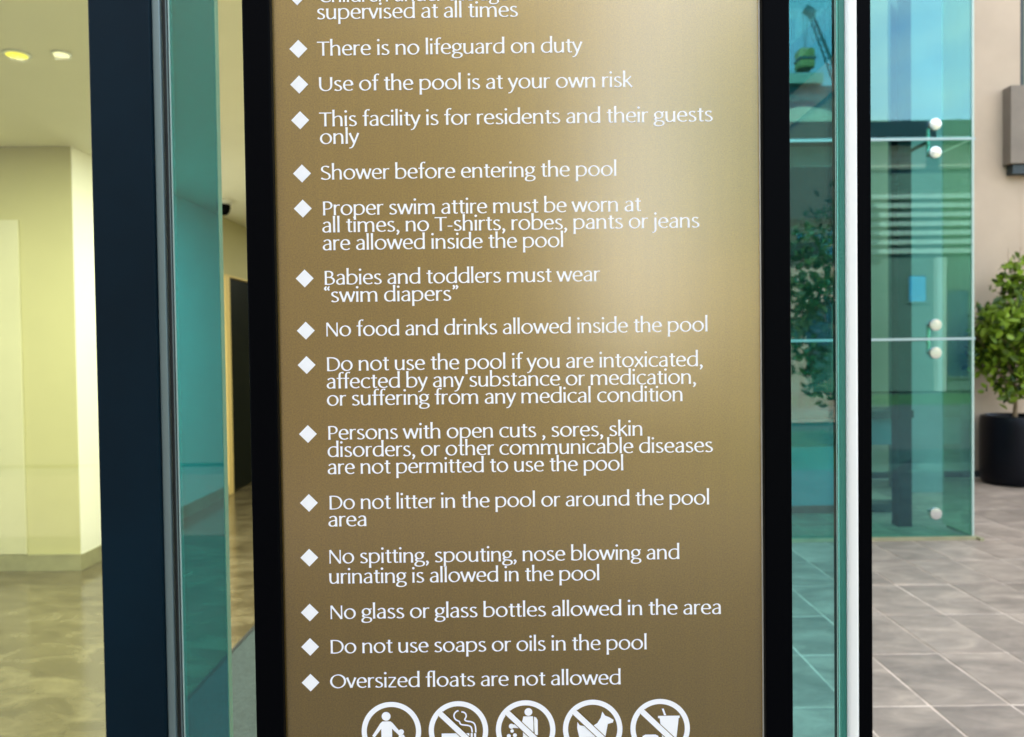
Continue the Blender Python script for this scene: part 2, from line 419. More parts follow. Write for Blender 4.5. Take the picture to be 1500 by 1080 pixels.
# downlights
def downlight(x, y, label, m='lamp', r=0.045, e=26, group='recessed downlights in the lobby ceiling'):
    d = thing('downlight', label, 'ceiling light', (x, y, CZ), group)
    MB().lathe([(r * 1.30, 0.0), (r * 1.30, -0.006), (r * 1.02, -0.008), (r * 1.0, -0.001)], (x, y, CZ - 0.0005), 28).obj('trim_ring', 'silver', d, True)
    MB().lathe([(r, -0.0105), (r, -0.0092)], (x, y, CZ), 24).obj('diffuser', m, d)
    ld = bpy.data.lights.new('lamp', 'AREA'); ld.shape = 'DISK'; ld.size = 0.08; ld.energy = e; ld.color = (0.98, 1.0, 0.84)
    lo = bpy.data.objects.new('lamp', ld); lo.location = (0, 0, -0.02); link(lo, d)
    return d
E_ = 8.0
downlight(-2.375, 3.83, 'brightest yellow round downlight, left of the pair above the lobby', 'lamp', 0.048, E_)
downlight(-2.160, 3.83, 'small pale round downlight, right of the pair above the lobby', 'lampwhite', 0.034, E_)
for (x, y) in ((-1.05, 2.2), (-0.9, 5.4), (-1.7, 6.2), (-4.4, 3.6), (-1.5, 10.5), (-4.4, 2.0), (-2.0, 1.7)):  # unseen lamps added to brighten the lobby walls
    d = downlight(x, y, 'small pale downlight added unseen to brighten the lobby, behind the sign or beyond the frame', 'lampwhite', 0.040, E_)
dc = thing('dome_camera', 'small black dome camera hanging from the lobby ceiling near the dark door', 'security camera', (-2.72, 7.5, CZ))
MB().lathe([(0.07, 0), (0.07, -0.035), (0.05, -0.04)], (-2.72, 7.5, CZ - 0.001), 20).obj('base_plate', 'frame_white', dc, True)
MB().lathe([(0.058, -0.04), (0.06, -0.07), (0.05, -0.11), (0.028, -0.135), (0.004, -0.142)], (-2.72, 7.5, CZ - 0.002), 20).obj('dome', 'black', dc, True)
sw = thing('wall_socket', 'tiny dark socket low on the bright white wall of the lobby', 'socket', (-3.05, 5.85, 0.4))
box('plate', 'steelgrey', -3.0495, -3.042, 5.83, 5.86, 0.37, 0.42, sw, 0.001)
box('switch', 'black', -3.0418, -3.039, 5.838, 5.852, 0.38, 0.41, sw)

# ------------------------------------------------------------------ left facade: panes and mullion
fp = thing('window_pane', 'large clear glass pane left of the dark navy mullion, lobby behind it', 'window', (-0.9, 0.97, 0))
box('pane', 'clear_pane', -3.0, -0.5035, 0.966, 0.972, 0.02, 2.95, fp)
mu = thing('mullion', 'broad dark navy upright mullion of the glass front, left of the sign', 'mullion', (-0.46, 0.95, 0))
box('post', 'navy', -0.5028, -0.4295, 0.950, 0.978, 0, 2.96, mu, 0.0012)
box('trim_strip', 'steelgrey', -0.4290, -0.4195, 0.956, 0.968, 0, 2.96, mu, 0.001)
box('gasket', 'gasket', -0.4190, -0.4112, 0.9616, 0.966, 0, 2.96, mu, 0.001)
box('gasket_lip', 'steelgrey', -0.4135, -0.4126, 0.9585, 0.9615, 0, 2.96, mu)
tp = thing('glass_door', 'teal tinted glass door leaf between the navy mullion and the sign', 'door', (-0.38, 0.965, 0))
box('pane', 'teal_pane', -0.4105, -0.3560, 0.962, 0.972, 0.02, 2.95, tp)
box('pane_edge', M['glass_edge'], -0.4110, -0.4098, 0.9600, 0.9618, 0.02, 2.95, tp)
M['pane_edge_dark'] = mat('green_glass_edge', (0.03, 0.20, 0.15), rough=0.3)
box('pane_edge', 'pane_edge_dark', -0.3559, -0.3550, 0.961, 0.973, 0.02, 2.95, tp)

# ------------------------------------------------------------------ right glass screen
gs = thing('glass_screen', 'aqua glass screen with pale aluminium edge and black post, right of the sign', 'glass screen', (0.30, 0.80, 0))
box('pane', 'aqua_pane', 0.150, 0.3375, 0.804, 0.814, 0.02, 2.9, gs)
box('pane_line', M['glass_edge'], 0.3318, 0.3322, 0.8025, 0.8038, 0.02, 2.9, gs)
box('gasket', 'pane_edge_dark', 0.3345, 0.3395, 0.799, 0.8035, 0.0, 2.9, gs)
ed = MB().box(0.3400, 0.3512, 0.795, 0.822, 0.0, 2.9, 0.0028, 3).obj('edge_profile', 'anod', gs, True)
ed['label'] = 'pale aluminium edge strip'
box('post', 'black', 0.3514, 0.3655, 0.797, 0.86, 0.0, 2.9, gs, 0.001)

# ------------------------------------------------------------------ the sign
SY = 0.56
sign = thing('rules_sign', 'tall gold metal pool rules sign with white lettering in a black frame', 'sign', (0.006, SY, 0))
box('plate', 'plate', -0.1665, 0.1781, SY, SY + 0.003, 0.78, 2.06, sign)
# inner bright hairline where the plate is cut
M['cut_edge'] = mat('bright_cut_edge', (0.80, 0.78, 0.66), rough=0.3, metal=0.6)
box('plate_edge', 'cut_edge', 0.1772, 0.1780, SY - 0.0010, SY - 0.0001, 0.78, 2.06, sign)
box('frame_rail', 'black', -0.1858, -0.1663, SY - 0.006, SY + 0.03, 0.03, 2.08, sign, 0.0012)
box('frame_rail', 'black', 0.1782, 0.1974, SY - 0.006, SY + 0.03, 0.03, 2.08, sign, 0.0012)
box('frame_rail', 'black', -0.1662, 0.1781, SY - 0.006, SY + 0.03, 2.062, 2.08, sign, 0.0012)
box('frame_rail', 'black', -0.1662, 0.1781, SY - 0.006, SY + 0.03, 0.76, 0.778, sign, 0.0012)
box('back_panel', 'black', -0.1660, 0.1780, SY + 0.004, SY + 0.02, 0.78, 2.06, sign)
box('base_plate', 'black', -0.24, 0.25, SY - 0.15, SY + 0.20, 0.0, 0.029, sign, 0.003)

# ---- lettering: a humanist flared face drawn as nib strokes (unit = 1/20 cap height)
G = {
 'a': (14.0, ['M 2.7 12.6 C 4.6 15.8 11.1 16.6 11.1 10.6 L 11.1 0', 'M 11.0 9.0 C 5.5 8.9 2.1 7.2 2.1 4.1 C 2.1 -0.2 8.6 -1.0 11.1 3.8']),
 'b': (16.9, ['M 2.6 24 L 2.6 0.5', 'M 2.7 11.2 C 4.0 14.0 6 15 8.4 15 C 12.5 15 14.8 11.8 14.8 7.8 C 14.8 3.2 11.8 0.6 7.6 0.6 C 5.6 0.6 3.8 0.9 2.6 1.4']),
 'c': (14.0, ['M 13.0 13.2 C 11.6 14.5 10.2 15 8.9 15 C 4.6 15 2.1 11.8 2.1 7.7 C 2.1 3.4 4.8 0.6 9 0.6 C 10.6 0.6 12 1.0 13.2 2.2']),
 'd': (16.9, ['M 14.2 24 L 14.2 0', 'M 14.1 13.6 C 12.8 14.6 11 15 9 15 C 4.6 15 2.1 11.8 2.1 7.6 C 2.1 3.4 4.3 0.6 8.2 0.6 C 10.8 0.6 13 2.2 14.1 4.6']),
 'e': (14.8, ['M 2.4 8.2 L 12.8 8.2', 'M 12.9 8.2 C 12.9 12.6 10.9 15 7.9 15 C 4.4 15 2.1 11.9 2.1 7.7 C 2.1 3.2 4.9 0.6 8.8 0.6 C 10.6 0.6 12 1.1 13.2 2.3']),
 'f': (8.8, ['M 9.8 22.6 C 7.6 24.2 4.4 23.4 4.4 18.6 L 4.4 0', 'M 0.6 14.7 L 8.6 14.7']),
 'g': (14.6, ['E 7.0 10.2 4.9 4.8', 'M 10.2 13.7 L 14.2 14.7', 'M 4.0 6.6 C 1.6 4.2 2.0 2.5 6.5 2.1 C 12 1.7 13.6 0.4 13.4 -2.0 C 13.1 -4.8 9 -5.6 6.6 -5.5 C 2.7 -5.3 1.3 -4.0 1.5 -2.4 C 1.7 -0.7 3.2 0.8 5 1.8']),
 'h': (15.9, ['M 2.6 24 L 2.6 0', 'M 2.7 10.9 C 4.6 14.6 12.9 18.0 12.9 9.2 L 12.9 0']),
 'i': (5.8, ['M 2.8 15.4 L 2.8 0', 'D 2.8 21.3 1.75']),
 'j': (6.2, ['M 3.2 15.4 L 3.2 -1.5 C 3.2 -5 1.4 -6.3 -1.4 -6.4', 'D 3.2 21.3 1.75']),
 'k': (13.6, ['M 2.6 24 L 2.6 0', 'M 11.6 15.4 L 3.2 7.6', 'M 5.4 9.4 L 12.9 0']),
 'l': (5.8, ['M 2.8 24 L 2.8 0']),
 'm': (25.2, ['M 2.6 15.4 L 2.6 0', 'M 2.7 10.9 C 4.2 14.6 12.3 18.0 12.3 9.2 L 12.3 0', 'M 12.5 10.9 C 14.0 14.6 22.1 18.0 22.1 9.2 L 22.1 0']),
 'n': (15.9, ['M 2.6 15.4 L 2.6 0', 'M 2.7 10.9 C 4.6 14.6 12.9 18.0 12.9 9.2 L 12.9 0']),
 'o': (17.2, ['E 8.6 7.75 6.6 7.2']),
 'p': (16.9, ['M 2.6 15.4 L 2.6 -7', 'M 2.7 11.3 C 4 14 6 15 8.5 15 C 12.5 15 14.8 12 14.8 8 C 14.8 3.4 11.8 0.6 8 0.6 C 5.8 0.6 4 1.2 2.7 2.2']),
 'r': (9.8, ['M 2.6 15.4 L 2.6 0', 'M 2.7 10.2 C 3.4 13.4 6 15.6 9.4 14.4']),
 's': (12.0, ['M 9.7 13.4 C 7.3 15.6 2.6 15.4 2.6 11.7 C 2.6 8.0 10.2 8.0 10.2 3.9 C 10.2 0.0 4.6 -0.3 1.7 2.1']),
 't': (9.4, ['M 4.6 19.2 L 4.6 4 C 4.6 0.4 6.6 0.1 9.0 1.3', 'M 0.9 14.7 L 8.9 14.7']),
 'u': (15.8, ['M 2.6 15.4 L 2.6 6 C 2.6 -1.4 9.6 -0.8 12.7 4.6', 'M 12.8 15.4 L 12.8 0']),
 'v': (13.0, ['M 0.9 15.4 L 6.6 0.3', 'M 6.6 0.5 L 12.1 15.4']),
 'w': (21.0, ['M 0.9 15.4 L 5.9 0.4', 'M 5.9 0.4 L 10.6 14.9', 'M 10.6 14.9 L 15.5 0.4', 'M 15.5 0.4 L 20.1 15.4']),
 'x': (13.0, ['M 1.2 15.4 L 11.9 0', 'M 11.5 15.4 L 1.0 0']),
 'y': (13.0, ['M 0.9 15.4 L 6.9 0.9', 'M 12.3 15.4 C 8.3 5.4 6.6 -0.6 4.6 -3.9 C 3.6 -5.5 2.2 -6.3 0.3 -6.0']),
 'z': (12.4, ['M 1.2 14.7 L 10.8 14.7', 'M 10.6 14.4 L 1.5 0.9', 'M 1.2 0.7 L 11.4 0.7']),
 'T': (16.8, ['M 0.4 19.4 L 16.8 19.4', 'M 8.6 19.4 L 8.6 0']),
 'U': (20.0, ['M 2.6 20 L 2.6 8 C 2.6 -2.0 17.2 -2.0 17.2 8 L 17.2 20']),
 'S': (15.0, ['M 12.2 17.8 C 9 20.4 2.7 20 2.7 15.2 C 2.7 10.2 13.1 10.6 13.1 5 C 13.1 -0.6 5.5 -0.4 1.7 2.4']),
 'P': (14.6, ['M 2.8 20 L 2.8 0', 'M 2.8 19.4 L 7 19.4 C 14.8 19.4 14.8 9 7 9 L 2.8 9']),
 'B': (16.0, ['M 2.8 20 L 2.8 0', 'M 2.8 19.4 L 7 19.4 C 13.4 19.4 13.4 10.8 7 10.8 L 2.8 10.8', 'M 7 10.8 C 16.2 10.8 16.2 0.6 7 0.6 L 2.8 0.6']),
 'N': (18.8, ['N 2.4 0 L 2.4 20', 'M 2.4 19.8 L 16.2 0.3', 'N 16.3 20 L 16.3 0']),
 'D': (19.6, ['M 2.8 20 L 2.8 0', 'M 2.8 19.4 L 7.5 19.4 C 21.2 19.4 21.2 0.6 7.5 0.6 L 2.8 0.6']),
 'O': (22.2, ['E 11 10 9.4 9.6']),
 'C': (18.6, ['M 17.5 17.1 C 15.6 18.8 13.5 19.4 11.6 19.4 C 5.8 19.4 2.2 15.2 2.2 10 C 2.2 4.6 6 0.6 11.6 0.6 C 14 0.6 16 1.2 17.6 2.6']),
 ',': (6.2, ['D 3.0 1.2 1.6', 'M 4.0 1.0 C 4.2 -1.4 3.2 -3.2 1.6 -4.4']),
 '\u201c': (8.8, ['D 2.8 18.2 1.4', 'M 2.0 18.6 C 1.8 20.4 2.4 21.8 4.0 22.8', 'D 6.8 18.2 1.4', 'M 6.0 18.6 C 5.8 20.4 6.4 21.8 8.0 22.8']),
 '\u201d': (8.8, ['D 3.0 21.4 1.4', 'M 3.8 21.0 C 4.0 19.2 3.4 17.8 1.8 16.8', 'D 7.0 21.4 1.4', 'M 7.8 21.0 C 8.0 19.2 7.4 17.8 5.8 16.8']),
 '-': (8.4, ['M 1.0 6.8 L 7.4 6.8']),
 '1': (9, ['M 2 17 L 5.4 20 L 5.4 0']),
 '6': (14, ['E 7.4 6.4 5.4 5.8', 'M 12 19.5 C 6 17 2.2 12 2.1 6.5']),
 ' ': (6.6, []),
}
THICK, THIN, NIB = 2.85, 1.38, R(12)
def sample(path):
    tk = path.split(); kind = tk[0]; i = 0
    if kind == 'E':
        cx, cy, rx, ry = map(float, tk[1:5])
        return [(cx + rx * math.cos(a), cy + ry * math.sin(a)) for a in [2 * math.pi * k / 32 for k in range(33)]], True
    pts = []
    while i < len(tk):
        if tk[i] in 'MN':
            pts.append((float(tk[i + 1]), float(tk[i + 2]))); i += 3
        elif tk[i] == 'L':
            x0, y0 = pts[-1]; x1, y1 = float(tk[i + 1]), float(tk[i + 2]); i += 3
            for k in range(1, 5): pts.append((x0 + (x1 - x0) * k / 4, y0 + (y1 - y0) * k / 4))
        else:
            x0, y0 = pts[-1]; a = list(map(float, tk[i + 1:i + 7])); i += 7
            for k in range(1, 13):
                u = k / 12; v = 1 - u
                pts.append((v**3 * x0 + 3 * v * v * u * a[0] + 3 * v * u * u * a[2] + u**3 * a[4], v**3 * y0 + 3 * v * v * u * a[1] + 3 * v * u * u * a[3] + u**3 * a[5]))
    return pts, False

def ribbon(V, F, pts, closed, ox, oz, sx, s, y, thin=False, const=None):
    n = len(pts); base = len(V)
    for k, (px, py) in enumerate(pts):
        if closed:
            a = pts[(k - 1) % (n - 1)]; b = pts[(k + 1) % (n - 1)]
        else:
            a = pts[max(0, k - 1)]; b = pts[min(n - 1, k + 1)]
        dx, dy = b[0] - a[0], b[1] - a[1]; L = math.hypot(dx, dy) or 1
        th = math.atan2(dy, dx)
        wd = THIN + (THICK - THIN) * abs(math.sin(th - NIB)) ** 1.6
        if const: wd = const
        if thin: wd = THIN * 1.25
        if not closed and not const:
            u = abs(2 * k / (n - 1) - 1); wd *= 0.97 + 0.16 * u ** 4
        nx, ny = -dy / L * wd / 2, dx / L * wd / 2
        V.append((ox + (px + nx) * sx, y, oz + (py + ny) * s)); V.append((ox + (px - nx) * sx, y, oz + (py - ny) * s))
    for k in range(n - 1):
        q = base + 2 * k
        F.append((q, q + 1, q + 3, q + 2))

def disc(V, F, cx, cy, r, ox, oz, sx, s, y, n=18):
    b = len(V)
    for k in range(n):
        a = 2 * math.pi * k / n
        V.append((ox + (cx + r * math.cos(a)) * sx, y, oz + (cy + r * math.sin(a)) * s))
    F.append(tuple(range(b, b + n)))

def flat(name, V, F, m, parent):
    me = bpy.data.meshes.new(name); me.from_pydata(V, [], F)
    bm = bmesh.new(); bm.from_mesh(me)
    for f in bm.faces:
        f.normal_update()
        if f.normal.y > 0: f.normal_flip()
    bm.to_mesh(me); bm.free()
    me.materials.append(M[m] if isinstance(m, str) else m)
    o = bpy.data.objects.new(name, me); link(o, parent)
    off = Vector((0, 0, 0)); q = parent
    while q is not None: off += q.location; q = q.parent
    o.location = -off
    return o

def glyph(V, F, ch, ox, oz, sx, s, y0):
    lv = 0
    for st in G[ch][1]:
        y = y0 - lv * 0.000006; lv += 1
        if st[0] == 'D':
            _, cx, cy, r = st.split(); disc(V, F, float(cx), float(cy), float(r), ox, oz, sx, s, y)
        else:
            pts, cl = sample(st); ribbon(V, F, pts, cl, ox, oz, sx, s, y, thin=(st[0] == 'N'))

UNIT = 0.000487
LINES = [
 ('Children under the age of 16 must be', -132.5, None, 248.0),
 ('supervised at all times', -134.2, 7.0, 236.1),
 ('There is no lifeguard on duty', -134.4, 51.8, 210.6),
 ('Use of the pool is at your own risk', -133.8, 87.2, 185.8),
 ('This facility is for residents and their guests', -133.8, 144.0, 160.9),
 ('only', -133.6, -107.0, 148.5),
 ('Shower before entering the pool', -133.7, 75.9, 123.4),
 ('Proper swim attire must be worn at', -132.7, 92.6, 98.2),
 ('all times, no T-shirts, robes, pants or jeans', -133.3, 134.0, 86.1),
 ('are allowed inside the pool', -133.2, 37.6, 73.5),
 ('Babies and toddlers must wear', -132.4, 63.0, 49.0),
 ('\u201cswim diapers\u201d', -132.7, -38.3, 36.6),
 ('No food and drinks allowed inside the pool', -132.0, 139.7, 12.3),
 ('Do not use the pool if you are intoxicated,', -131.9, 135.8, -12.4),
 ('affected by any substance or medication,', -132.2, 130.9, -24.9),
 ('or suffering from any medical condition', -132.1, 121.5, -37.2),
 ('Persons with open cuts , sores, skin', -131.9, 92.6, -61.5),
 ('disorders, or other communicable diseases', -132.3, 142.4, -73.9),
 ('are not permitted to use the pool', -132.6, 78.7, -86.2),
 ('Do not litter in the pool or around the pool', -131.9, 139.9, -111.5),
 ('area', -132.8, -105.7, -123.8),
 ('No spitting, spouting, nose blowing and', -132.8, 118.1, -150.5),
 ('urinating is allowed in the pool', -133.0, 60.7, -165.0),
 ('No glass or glass bottles allowed in the area', -132.7, 147.7, -190.6),
 ('Do not use soaps or oils in the pool', -133.0, 94.2, -215.5),
 ('Oversized floats are not allowed', -133.3, 75.1, -240.6),
]
YT = SY - 0.0003
for txt, x0, x1, z in LINES:
    # natural extent: first glyph's left bearing and last glyph's right bearing removed
    adv = sum(G[c][0] for c in txt)
    lb = {'a': 1.0}.get(txt[0], 1.2); rb = 1.3
    if x1 is None: sx = UNIT * 0.985
    else: sx = (x1 - x0) / 1000 / (adv - lb - rb)
    print('LINE %-46s %.3f' % (txt, sx / UNIT))
    V, F = [], []
    x = x0 / 1000 - lb * sx
    for c in txt:
        glyph(V, F, c, x, 1.5 + z / 1000, sx, UNIT, YT)
        x += G[c][0] * sx
    o = flat('text_line', V, F, 'print', sign)
    o['label'] = 'white line of text reading ' + txt.strip()

for (dx, dz) in [(-148.2, 252.5), (-148.0, 215.6), (-147.9, 190.6), (-147.7, 165.5), (-147.1, 128.0), (-147.0, 103.2), (-146.6, 53.7), (-146.5, 16.6), (-146.4, -7.9), (-146.4, -57.2), (-146.6, -106.6), (-147.1, -146.0), (-147.5, -185.6), (-147.7, -210.5), (-147.9, -236.4)]:
    h = 0.00640; cx, cz = dx / 1000, 1.5 + dz / 1000
    flat('diamond_bullet', [(cx - h, YT, cz), (cx, YT, cz - h), (cx + h, YT, cz), (cx, YT, cz + h)], [(0, 1, 2, 3)], 'print', sign)

# ---- pictograms, unit = UNIT, y up
def pic(cx, cz, label, shapes, slash):
    V, F = [], []; ox, oz = cx / 1000, 1.5 + cz / 1000
    n = 72; b = 0
    for k in range(n):
        a = 2 * math.pi * k / n
        for r in (44.0, 36.4): V.append((ox + r * UNIT * math.cos(a), YT, oz + r * UNIT * math.sin(a)))
    for k in range(n):
        p, q = 2 * k, 2 * ((k + 1) % n)
        F.append((p, q, q + 1, p + 1))
    ring = flat('pictogram', V, F, 'print', sign); ring['label'] = label
    V, F = [], []; lv = 1
    for sh in shapes:
        y = YT - lv * 0.000012; lv += 1
        if sh[0] == 'D': disc(V, F, sh[1], sh[2], sh[3], ox, oz, UNIT, UNIT, y, 28)
        elif sh[0] == 'P':
            b = len(V); V += [(ox + p[0] * UNIT, y, oz + p[1] * UNIT) for p in sh[1]]; F.append(tuple(range(b, b + len(sh[1]))))
        else: ribbon(V, F, sample(sh[2])[0], False, ox, oz, UNIT, UNIT, y, const=sh[1])
    flat('symbol', V, F, 'print', ring)
    if slash:
        for nm, wd, mm, yy in (('slash_outline', 10.4, 'plate', YT - 0.00020), ('slash', 8.2, 'print', YT - 0.00024)):
            V, F = [], []; d = 37.5 * math.sqrt(0.5)
            ribbon(V, F, [(-d, d * 0.97), (d, -d * 0.97)], False, ox, oz, UNIT, UNIT, yy, const=wd)
            flat(nm, V, F, mm, ring)

def flip(P): return [(x, -y) for x, y in P]
pic(-90.3, -272.6, 'round symbol of an adult holding a child by the hand', [
    ('D', -7.5, 22.5, 6.6),
    ('P', flip([(-13, -15), (-1, -15), (2, -12.5), (17, 6), (14, 9), (1, -4), (1, 30), (-6, 30), (-6.5, 12), (-8, 12), (-8.5, 30), (-15, 30), (-15, -4), (-25, 9), (-28.5, 6.5), (-16, -12.5)])),
    ('D', 14.5, -1.0, 4.0),
    ('P', flip([(11, 5), (18, 5), (23, 14), (21, 15), (18.5, 11), (18.5, 29), (15.2, 29), (15, 20), (14, 20), (13.8, 29), (10.5, 29), (10.5, 11)]))], False)
pic(-42.0, -272.7, 'round no smoking symbol with a cigarette and curling smoke', [
    ('P', flip([(-25, 4), (16, 4), (16, 11.5), (-25, 11.5)])), ('P', flip([(18, 4), (21, 4), (21, 11.5), (18, 11.5)])), ('P', flip([(23, 4), (26, 4), (26, 11.5), (23, 11.5)])),
    ('R', 2.1, 'M 0.4 30 C -9 27 -8 17 0 14.5 C 4 13 0 9.5 7 8.5 C 18 7.5 20 7 20.2 -3'),
    ('R', 2.1, 'M 4.7 28 C 12 28 13 21 10.5 18.5 C 8 15.5 11 14 16 13.6 C 25 12.5 25.6 8 25.6 -3')], True)
pic(6.4, -272.7, 'round no littering symbol with a figure dropping rubbish', [
    ('D', 4.4, 26.5, 5.8),
    ('P', flip([(-3, -20), (11, -20), (11.6, -10), (11.6, 30), (5, 30), (4.6, 12), (3.6, 12), (3, 30), (-4, 30), (-4, -2), (-18, -3), (-19, -8), (-6, -9)])),
    ('P', flip([(12.6, -19.5), (16, -18), (18, -14), (18, 8), (13.4, 8), (12.6, -8)])),
    ('D', -21, 5.5, 3.8), ('D', -20, -1.5, 2.6), ('D', -25, -9, 3.0), ('D', -16, -8, 3.0), ('D', -22, -16, 2.6), ('D', -14, -16, 2.2)], True)
pic(54.7, -272.9, 'round no dogs symbol', [
    ('P', flip([(14.4, -26), (18.5, -20), (24.5, -17.5), (31, -13.5), (30, -9.5), (22.5, -7.5), (20.5, 2), (19, 10), (19, 28), (14.5, 28), (12, 12), (-10, 12), (-13, 28), (-17.5, 28), (-20, 12), (-23, -2), (-22.5, -11), (-19, -6), (-13, -4.8), (-1, -4), (7, -9), (12, -17)]))], True)
pic(103.3, -273.0, 'round no food or drink symbol with a cup and a burger', [
    ('P', flip([(-3, -18.7), (29, -18.7), (29, -15.5), (27.5, -15), (23.5, 19), (3.5, 19), (-0.5, -15), (-3, -15.5)])),
    ('P', flip([(2.6, -29.4), (5.4, -29.6), (9, -19.6), (6, -19.4)])),
    ('P', flip([(-27, 15), (-26, 11), (-22, 9), (-7, 9), (-3, 11), (-2, 15)])), ('P', flip([(-27, 17), (-2, 17), (-2, 20), (-5, 22.5), (-24, 22.5), (-27, 20)]))], True)

# ------------------------------------------------------------------ glass pavilion across the plaza
GY = 6.03
gp = thing('glass_facade', 'bolted glass facade across the plaza with silver fittings, mirroring the sky', 'glass facade', (2.6, GY, 0))
zs = [0.02, 1.5515, 3.078, 4.605, 6.13]
for k in range(4):
    box('glass_panel', 'coated_pane', 1.60, 3.533, GY, GY + 0.012, zs[k] + 0.009, zs[k + 1] - 0.009, gp)
    box('glass_panel', 'coated_pane', 0.2, 1.585, GY, GY + 0.012, zs[k] + 0.009, zs[k + 1] - 0.009, gp)
    box('panel_edge', 'glass_edge', 3.5335, 3.548, GY - 0.003, GY + 0.016, zs[k] + 0.009, zs[k + 1] - 0.009, gp)
    sp = box('side_panel', 'side_pane', 3.536, 3.546, GY + 0.017, GY + 0.42, zs[k] + 0.009, zs[k + 1] - 0.009, gp)
for k in (1, 2, 3):
    box('silicone_joint', 'silicone', 0.2, 3.56, GY + 0.001, GY + 0.011, zs[k] - 0.0085, zs[k] + 0.0085, gp)
box('sill', 'base', 0.2, 3.56, GY - 0.014, GY + 0.03, 0.0, 0.0275, gp)
box('floor_rail', 'base', 3.57, 3.60, GY - 0.05, GY + 0.42, 0.0, 0.02, gp)
def disc_fit(parent, x, z):
    f = MB().lathe([(0.030, -0.028), (0.043, -0.026), (0.046, -0.020), (0.046, -0.002)], (x, GY, z), 28, 'Y').obj('fitting', 'chrome', parent, True)
    MB().tube((x, GY + 0.014, z), (x, GY + 0.09, z), 0.011).obj('bolt', 'chrome', f, True)
    return f
for xx in (3.245, 1.89):
    for zz in (zs[1], zs[2], zs[3]):
        for s_ in (1, -1): disc_fit(gp, xx, zz + s_ * 0.107)
        a = MB().tube((xx, GY + 0.09, zz + 0.107), (xx, GY + 0.09, zz - 0.107), 0.013).tube((xx, GY + 0.09, zz), (xx, GY + 0.45, zz), 0.016)
        a.obj('spider_arm', 'chrome', gp, True)
    disc_fit(gp, xx, 0.208)
    box('post', 'post', xx - 0.055 if xx > 2 else xx - 0.055, xx + 0.055, 6.48, 6.60, 0, 6.13, gp)
box('mirrored_roof_bar', 'post', 0.2, 3.50, 6.47, 6.478, 3.19, 3.34, gp)  # dark bar standing in for the roof edge reflected in the panels
tag(box('partition', 'dark', 0.2, 3.15, 7.45, 8.8, 0, 5.0), 'dark partition block seen through the bolted glass behind the counter', 'partition')
M['bluegrey'] = mat('blue_grey_render', (0.17, 0.22, 0.22), rough=0.7, var=0.15, scale=1.5)
tag(box('pillar', 'bluegrey', 4.03, 4.40, 8.0, 8.4, 0, 6.5), 'blue grey pillar seen through the bolted glass right of the dark post', 'pillar')
# counter behind the glass
ct = thing('counter', 'teal blue counter with dark top standing behind the bolted glass', 'counter', (3.0, 7.1, 0))
box('counter_top', 'desktop', 1.6, 3.56, 6.95, 7.35, 0.86, 0.93, ct, 0.005)
box('front_panel', 'desk', 1.65, 3.50, 7.0, 7.3, 0.62, 0.859, ct)
box('front_panel', 'blueglass', 1.65, 2.90, 7.02, 7.28, 0.08, 0.615, ct)
box('plinth', 'desktop', 1.65, 3.50, 7.05, 7.25, 0.0, 0.078, ct)

# far beige wall, ledge, window
bwl = thing('beige_wall', 'plain beige stucco wall behind the potted tree', 'wall', (5, 8.95, 0))
box('wall_face', 'stucco', -0.095, 5.76, 8.90, 9.2, 0, 7, bwl)
box('wall_face', 'stucco', 5.762, 12, 8.90, 9.2, 0, 3.4, bwl)
box('wall_face', 'stucco', 6.6, 12, 8.90, 9.2, 3.402, 7, bwl)
box('base_shade_strip', 'roof', -0.09, 12, 8.888, 8.899, 0, 0.075, bwl)  # dark strip painted for the shadow where wall meets paving
lg = thing('balcony', 'grey brown concrete balcony edge jutting from the beige wall at upper right', 'balcony', (6.5, 8.4, 3.3))
MB().box(5.56, 9, 8.75, 8.897, 3.51, 4.37, 0.004).obj('parapet', 'concrete', lg)
MB().box(5.60, 9, 8.78, 8.89, 3.40, 3.508, 0.005).obj('soffit_shade', 'roof', lg)  # underside coloured dark for the shadow beneath the parapet
wn = thing('window', 'narrow green tinted window above the balcony at the right edge', 'window', (6.1, 8.95, 5))
box('window_frame', 'roof', 5.763, 5.80, 8.91, 9.0, 3.402, 7, wn)
box('pane', 'greenwall', 5.801, 6.598, 8.96, 8.97, 3.402, 7, wn)

# ------------------------------------------------------------------ potted tree
PX, PY = 5.42, 8.46
pt = thing('potted_tree', 'small bushy green tree in a round black pot against the beige wall', 'potted plant', (PX, PY, 0))
MB().lathe([(0.27, 0.002), (0.305, 0.012), (0.325, 0.05), (0.335, 0.12), (0.338, 0.62), (0.332, 0.70), (0.320, 0.735), (0.300, 0.742), (0.292, 0.73), (0.288, 0.66)], (PX, PY, 0), 56).obj('pot', 'pot', pt, True)
MB().lathe([(0.286, 0.662), (0.283, 0.682), (0.10, 0.694), (0.02, 0.70)], (PX, PY, 0), 30).obj('soil', 'soil', pt, True)
tb = MB()
rng = random.Random(11)
tips = []
def limb(p, d, L, r, depth):
    n = 3; q = p
    for k in range(n):
        d2 = (d + Vector((rng.uniform(-.18, .18), rng.uniform(-.18, .18), rng.uniform(-.05, .12)))).normalized()
        e = q + d2 * (L / n)
        tb.tube(q, e, r * (1 - k * 0.18), r * (1 - (k + 1) * 0.18), 7); q = e; d = d2
        tips.append((q.copy(), depth))
        if depth < 3 and k >= 0:
            for _ in range(2):
                dd_ = (d + Vector((rng.uniform(-1, 1), rng.uniform(-1, 1), rng.uniform(-.15, .6))) * 0.85).normalized()
                limb(q, dd_, L * 0.62, r * 0.5, depth + 1)
tb.tube((PX, PY, 0.68), (PX + 0.01, PY, 0.86), 0.028, 0.022, 10)
tb.tube((PX + 0.01, PY, 0.86), (PX - 0.005, PY, 1.08), 0.022, 0.020, 10)
